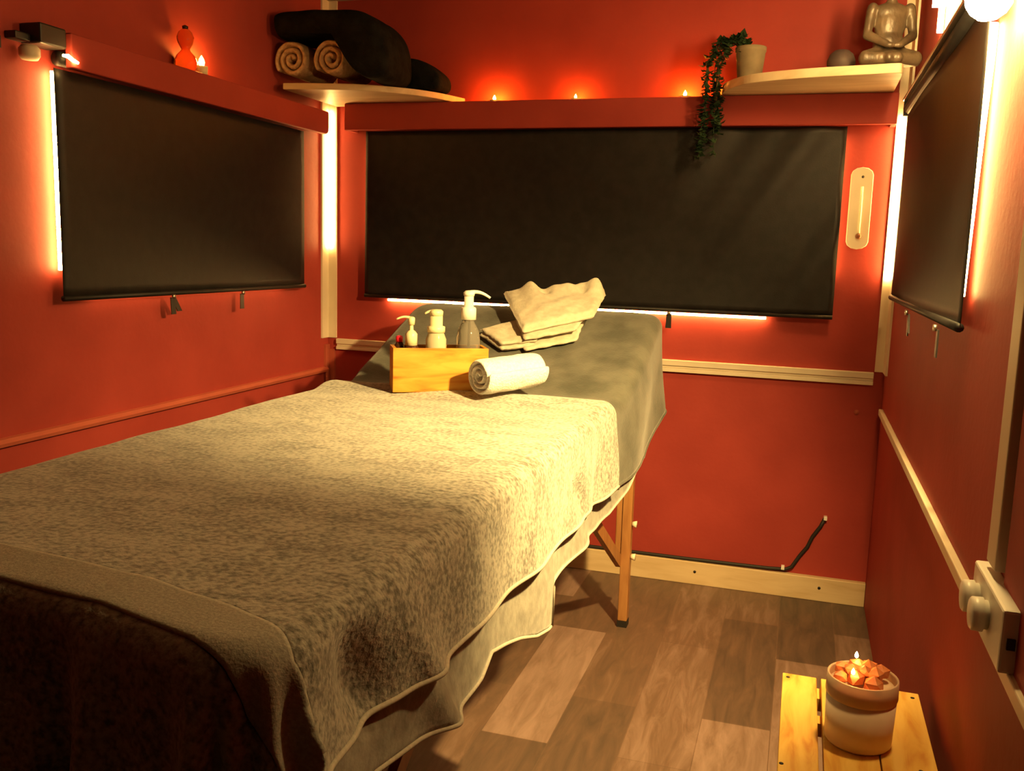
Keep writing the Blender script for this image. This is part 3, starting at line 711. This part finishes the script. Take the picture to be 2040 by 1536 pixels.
pp = thing('trailing_plant', 'trailing dark green plant in pale pot on right shelf, hanging over blind', 'plant', (1.405, -0.125, SR))
child(obj('plant_pot', lathe([(0, 0), (0.030, 0), (0.033, 0.004), (0.041, 0.082), (0.043, 0.084), (0.043, 0.096), (0.038, 0.096), (0.036, 0.080), (0, 0.078)], 28, (1.412, -0.125, SR)), POTM), pp)
random.seed(4)
stems = []
def trail(p0, p1, n): return [Vector(p0)]
vines = []
for k in range(9):
    a = random.uniform(-0.022, 0.022); b_ = random.uniform(-0.018, 0.012)
    end = random.uniform(1.30, 1.44) if k < 7 else random.uniform(1.50, 1.58)
    pts = curve_poly3 = [(1.400+a*0.5, -0.125+b_, SR+0.085), (1.375+a*0.6, -0.122+b_, SR+0.128+a*0.3), (1.335+a, -0.120+b_, SR+0.112), (1.308+a, -0.116+b_, SR+0.05), (1.306+a*1.1, -0.104+b_*0.6, 1.47), (1.304+a*1.25+0.006*math.sin(k), -0.098+b_*0.5, (1.47+end)/2), (1.303+a*1.5, -0.096+b_*0.5, end)]
    vines.append([Vector(p) for p in pts])
bm = bmesh.new()
for v in vines: tube(v, 0.0012, 5, bm)
child(obj('stems', bm, LEAF), pp)
bm = bmesh.new()
for v in vines:
    for i in range(len(v)-1):
        for s in range(12):
            p = v[i].lerp(v[i+1], (s+random.random())/12)
            d = Vector((random.uniform(-1, 1), random.uniform(-1.0, 0.15), random.uniform(-1.0, 0.3))).normalized()
            L_ = random.uniform(0.015, 0.027); w_ = L_*0.42
            sd = d.cross(Vector((0, 0, 1))).normalized(); nn = d.cross(sd)
            q = [p, p+d*L_*0.45+sd*w_+nn*0.002, p+d*L_-nn*0.003, p+d*L_*0.45-sd*w_+nn*0.002]
            vs = [bm.verts.new(c) for c in q]; bm.faces.new(vs)
child(obj('leaves', bm, LEAF, smooth=False), pp)

# ------------------------------------------------------------------ tealights and the glass ornament on the pelmets
def tealight(x, y, z, label, m=None, group=None, h=0.006, fr=0.0048):
    t = thing('tealight', label, 'candle', (x, y, z), 0, group)
    obj('cup', lathe([(0, 0), (0.015, 0), (0.0165, h), (0.015, h), (0.014, h-0.002), (0, h-0.002)], 24), CREAMP, t)
    obj('flame', lathe([(0, 0), (fr*0.8, fr*0.5), (fr, fr*1.4), (fr*0.7, fr*2.4), (0, fr*3.6)], 14, (0, 0, h-0.001)), m or FLAMEM, t)
    return t
PT = 1.5162
g = 'tealights along the back pelmet'
tealight(0.617, -0.038, PT, 'small glowing tealight on the back pelmet, nearest the left corner shelf', None, g)
tealight(0.884, -0.038, PT, 'small glowing tealight on the back pelmet, middle of the three', None, g, fr=0.0040)
tealight(1.222, -0.038, PT, 'small glowing tealight on the back pelmet, nearest the trailing plant', None, g, fr=0.0052)
tealight(0.032, -0.742, 1.4852, 'lit candle beside the waisted glass on the left pelmet', FLAMEW, None, h=0.024, fr=0.0082)
t = thing('glass_ornament', 'waisted amber glass ornament beside a candle on the left pelmet', 'ornament', (0.030, -0.805, 1.4852))
obj('glass_body', lathe([(0, 0), (0.020, 0), (0.027, 0.008), (0.029, 0.022), (0.024, 0.038), (0.013, 0.050), (0.011, 0.055), (0.019, 0.070), (0.022, 0.084), (0.017, 0.097), (0.010, 0.104), (0, 0.105)], 32), AMBERGL, t)
obj('glass_stopper', lathe([(0, 0.105), (0.007, 0.105), (0.008, 0.112), (0, 0.116)], 20), BROWNB, t)

# ------------------------------------------------------------------ thermometer on the back wall
t = thing('wall_thermometer', 'pale wooden wall thermometer on the back wall right of the blind', 'thermometer', (1.742, 0, 1.08))
poly = []
for s, zc in ((1, 1.296), (-1, 1.104)):
    for k in range(7):
        a = (k/6)*PI if s > 0 else PI + (k/6)*PI
        poly.append((1.742+0.031*math.cos(a), zc+0.022*math.sin(a)))
child(obj('backboard', prism(poly, -0.012, 0, axis=1), CREAM, smooth=False, bevel=0.002), t)
child(obj('hanging_hole', tube([(1.744, -0.0118, 1.290), (1.744, -0.0135, 1.290)], 0.004, 12), BLACKEDGE), t)
child(obj('glass_tube', tube([(1.744, -0.015, 1.128), (1.744, -0.015, 1.262)], 0.0042, 12), mat('thermometer_glass', (0.85, 0.78, 0.55), 0.15)), t)
child(obj('bulb', ellip(bmesh.new(), (1.744, -0.016, 1.120), (0.0085, 0.0055, 0.0085)), mat('thermometer_bulb', (0.20, 0.07, 0.03), 0.3)), t)

# ------------------------------------------------------------------ dark cable along the back wall
pts = [(0.62, -0.012, 0.081), (1.0, -0.012, 0.080), (1.3, -0.012, 0.080), (1.56, -0.012, 0.083), (1.612, -0.011, 0.086), (1.630, -0.010, 0.095), (1.652, -0.009, 0.135), (1.672, -0.009, 0.165), (1.685, -0.009, 0.200), (1.706, -0.009, 0.235), (1.717, -0.008, 0.262)]
t = thing('cable', 'dark cable running along the baseboard and up the back wall', 'cable', (1.3, -0.01, 0.08))
child(obj('wire', tube(pts, 0.0058, 8), BLACKEDGE), t)
for x, z in ((1.604, 0.090), (1.718, 0.263)):
    child(obj('cable_clip', box(x-0.005, x+0.005, -0.019, 0, z-0.005, z+0.006), WHITEP, smooth=False, bevel=0.001), t)
tag(obj('wall_plug', tube([(1.782, 0, 0.598), (1.782, -0.004, 0.598)], 0.0075, 16), RAILR), 'small round plug on the back wall below the cream rail', 'wall plug')

# ------------------------------------------------------------------ dimmer box on the right wall
t = thing('dimmer_switch', 'white box with two round knobs on right wall at lower right', 'switch', (W, -1.79, 0.63))
child(obj('switch_box', box(1.828, W, -1.875, -1.702, 0.622, 0.692), WHITEP, smooth=False, bevel=0.003), t)
for y in (-1.742, -1.800):
    k = child(obj('knob', tube([(1.828, y, 0.658), (1.8235, y, 0.658), (1.823, y, 0.658), (1.812, y, 0.658), (1.810, y, 0.658)], [0.0165, 0.0165, 0.0195, 0.0190, 0.0165], 24), WHITEP), t)
child(obj('toggle', box(1.834, 1.842, -1.878, -1.8751, 0.650, 0.662), DARK, smooth=False), t)

# ------------------------------------------------------------------ low pine stool with a candle jar
ST = 0.35
t = thing('wooden_stool', 'low rustic pine stool of slatted planks at lower right by the wall', 'stool', (1.724, -1.55, 0))
for (x0, x1) in ((1.617, 1.672), (1.679, 1.755), (1.757, 1.831)):
    child(obj('plank', box(x0, x1, -1.80, -1.352, ST-0.018, ST), STOOL, smooth=False, bevel=0.0015), t)
for (y0, y1) in ((-1.392, -1.354), (-1.478, -1.452), (-1.795, -1.755)):
    child(obj('cross_bar', box(1.630, 1.820, y0, y1, ST-0.040, ST-0.0181), STOOL, smooth=False), t)
for x in (1.624, 1.800):
    for y in (-1.376, -1.796):
        child(obj('leg', box(x, x+0.024, y, y+0.022 if y < -1.5 else y+0.022, 0, ST-0.0401 if True else 0), STOOL, smooth=False, bevel=0.001), t)
for x, y in ((1.626, -1.368), (1.735, -1.645), (1.762, -1.632), (1.808, -1.602), (1.622, -1.650), (1.82, -1.372)):
    child(obj('nail_head', lathe([(0, 0), (0.0032, 0), (0.0032, 0.0006), (0, 0.0009)], 10, (x, y, ST)), BLACKEDGE), t)

t = thing('candle_jar', 'frosted jar candle topped with glowing orange salt crystals on the stool', 'candle', (1.727, -1.545, ST)); t.scale = (1.05, 1.05, 1.08)
obj('jar_body', lathe([(0, 0), (0.041, 0), (0.0445, 0.004), (0.0465, 0.066), (0, 0.066)], 40), JAR, t)
obj('jar_rim', lathe([(0.0462, 0.0665), (0.0478, 0.070), (0.0470, 0.094), (0.0450, 0.095), (0.0440, 0.092), (0.0445, 0.068)], 40, cap=False), GLASSRIM, t)
obj('wax', lathe([(0, 0.0665), (0.0435, 0.0665), (0.0435, 0.082), (0.030, 0.084), (0, 0.083)], 32), WAX, t)
random.seed(11)
for k in range(13):
    a = k*2.4; r = 0.006+0.0024*k
    if k in (6,): continue
    bm = bmesh.new(); bmesh.ops.create_icosphere(bm, subdivisions=1, radius=1.0)
    s = random.uniform(0.0095, 0.0145)
    for v in bm.verts: v.co = Vector((v.co.x*s*random.uniform(.8, 1.25), v.co.y*s*random.uniform(.8, 1.25), v.co.z*s*random.uniform(.7, 1.0)))
    o = obj('salt_crystal', bm, SALT, t, smooth=False); o.location = (r*math.cos(a), r*math.sin(a)+0.004, 0.0915+0.011*math.exp(-(r/0.02)**2)+0.003*random.random())
for x, y, z in ((-0.010, 0.006, 0.1145), (-0.015, -0.026, 0.1035)):
    obj('flame', lathe([(0, 0), (0.0022, 0.002), (0.0026, 0.004), (0.0016, 0.007), (0, 0.010)], 12, (x, y, z)), FLAMEJ, t)
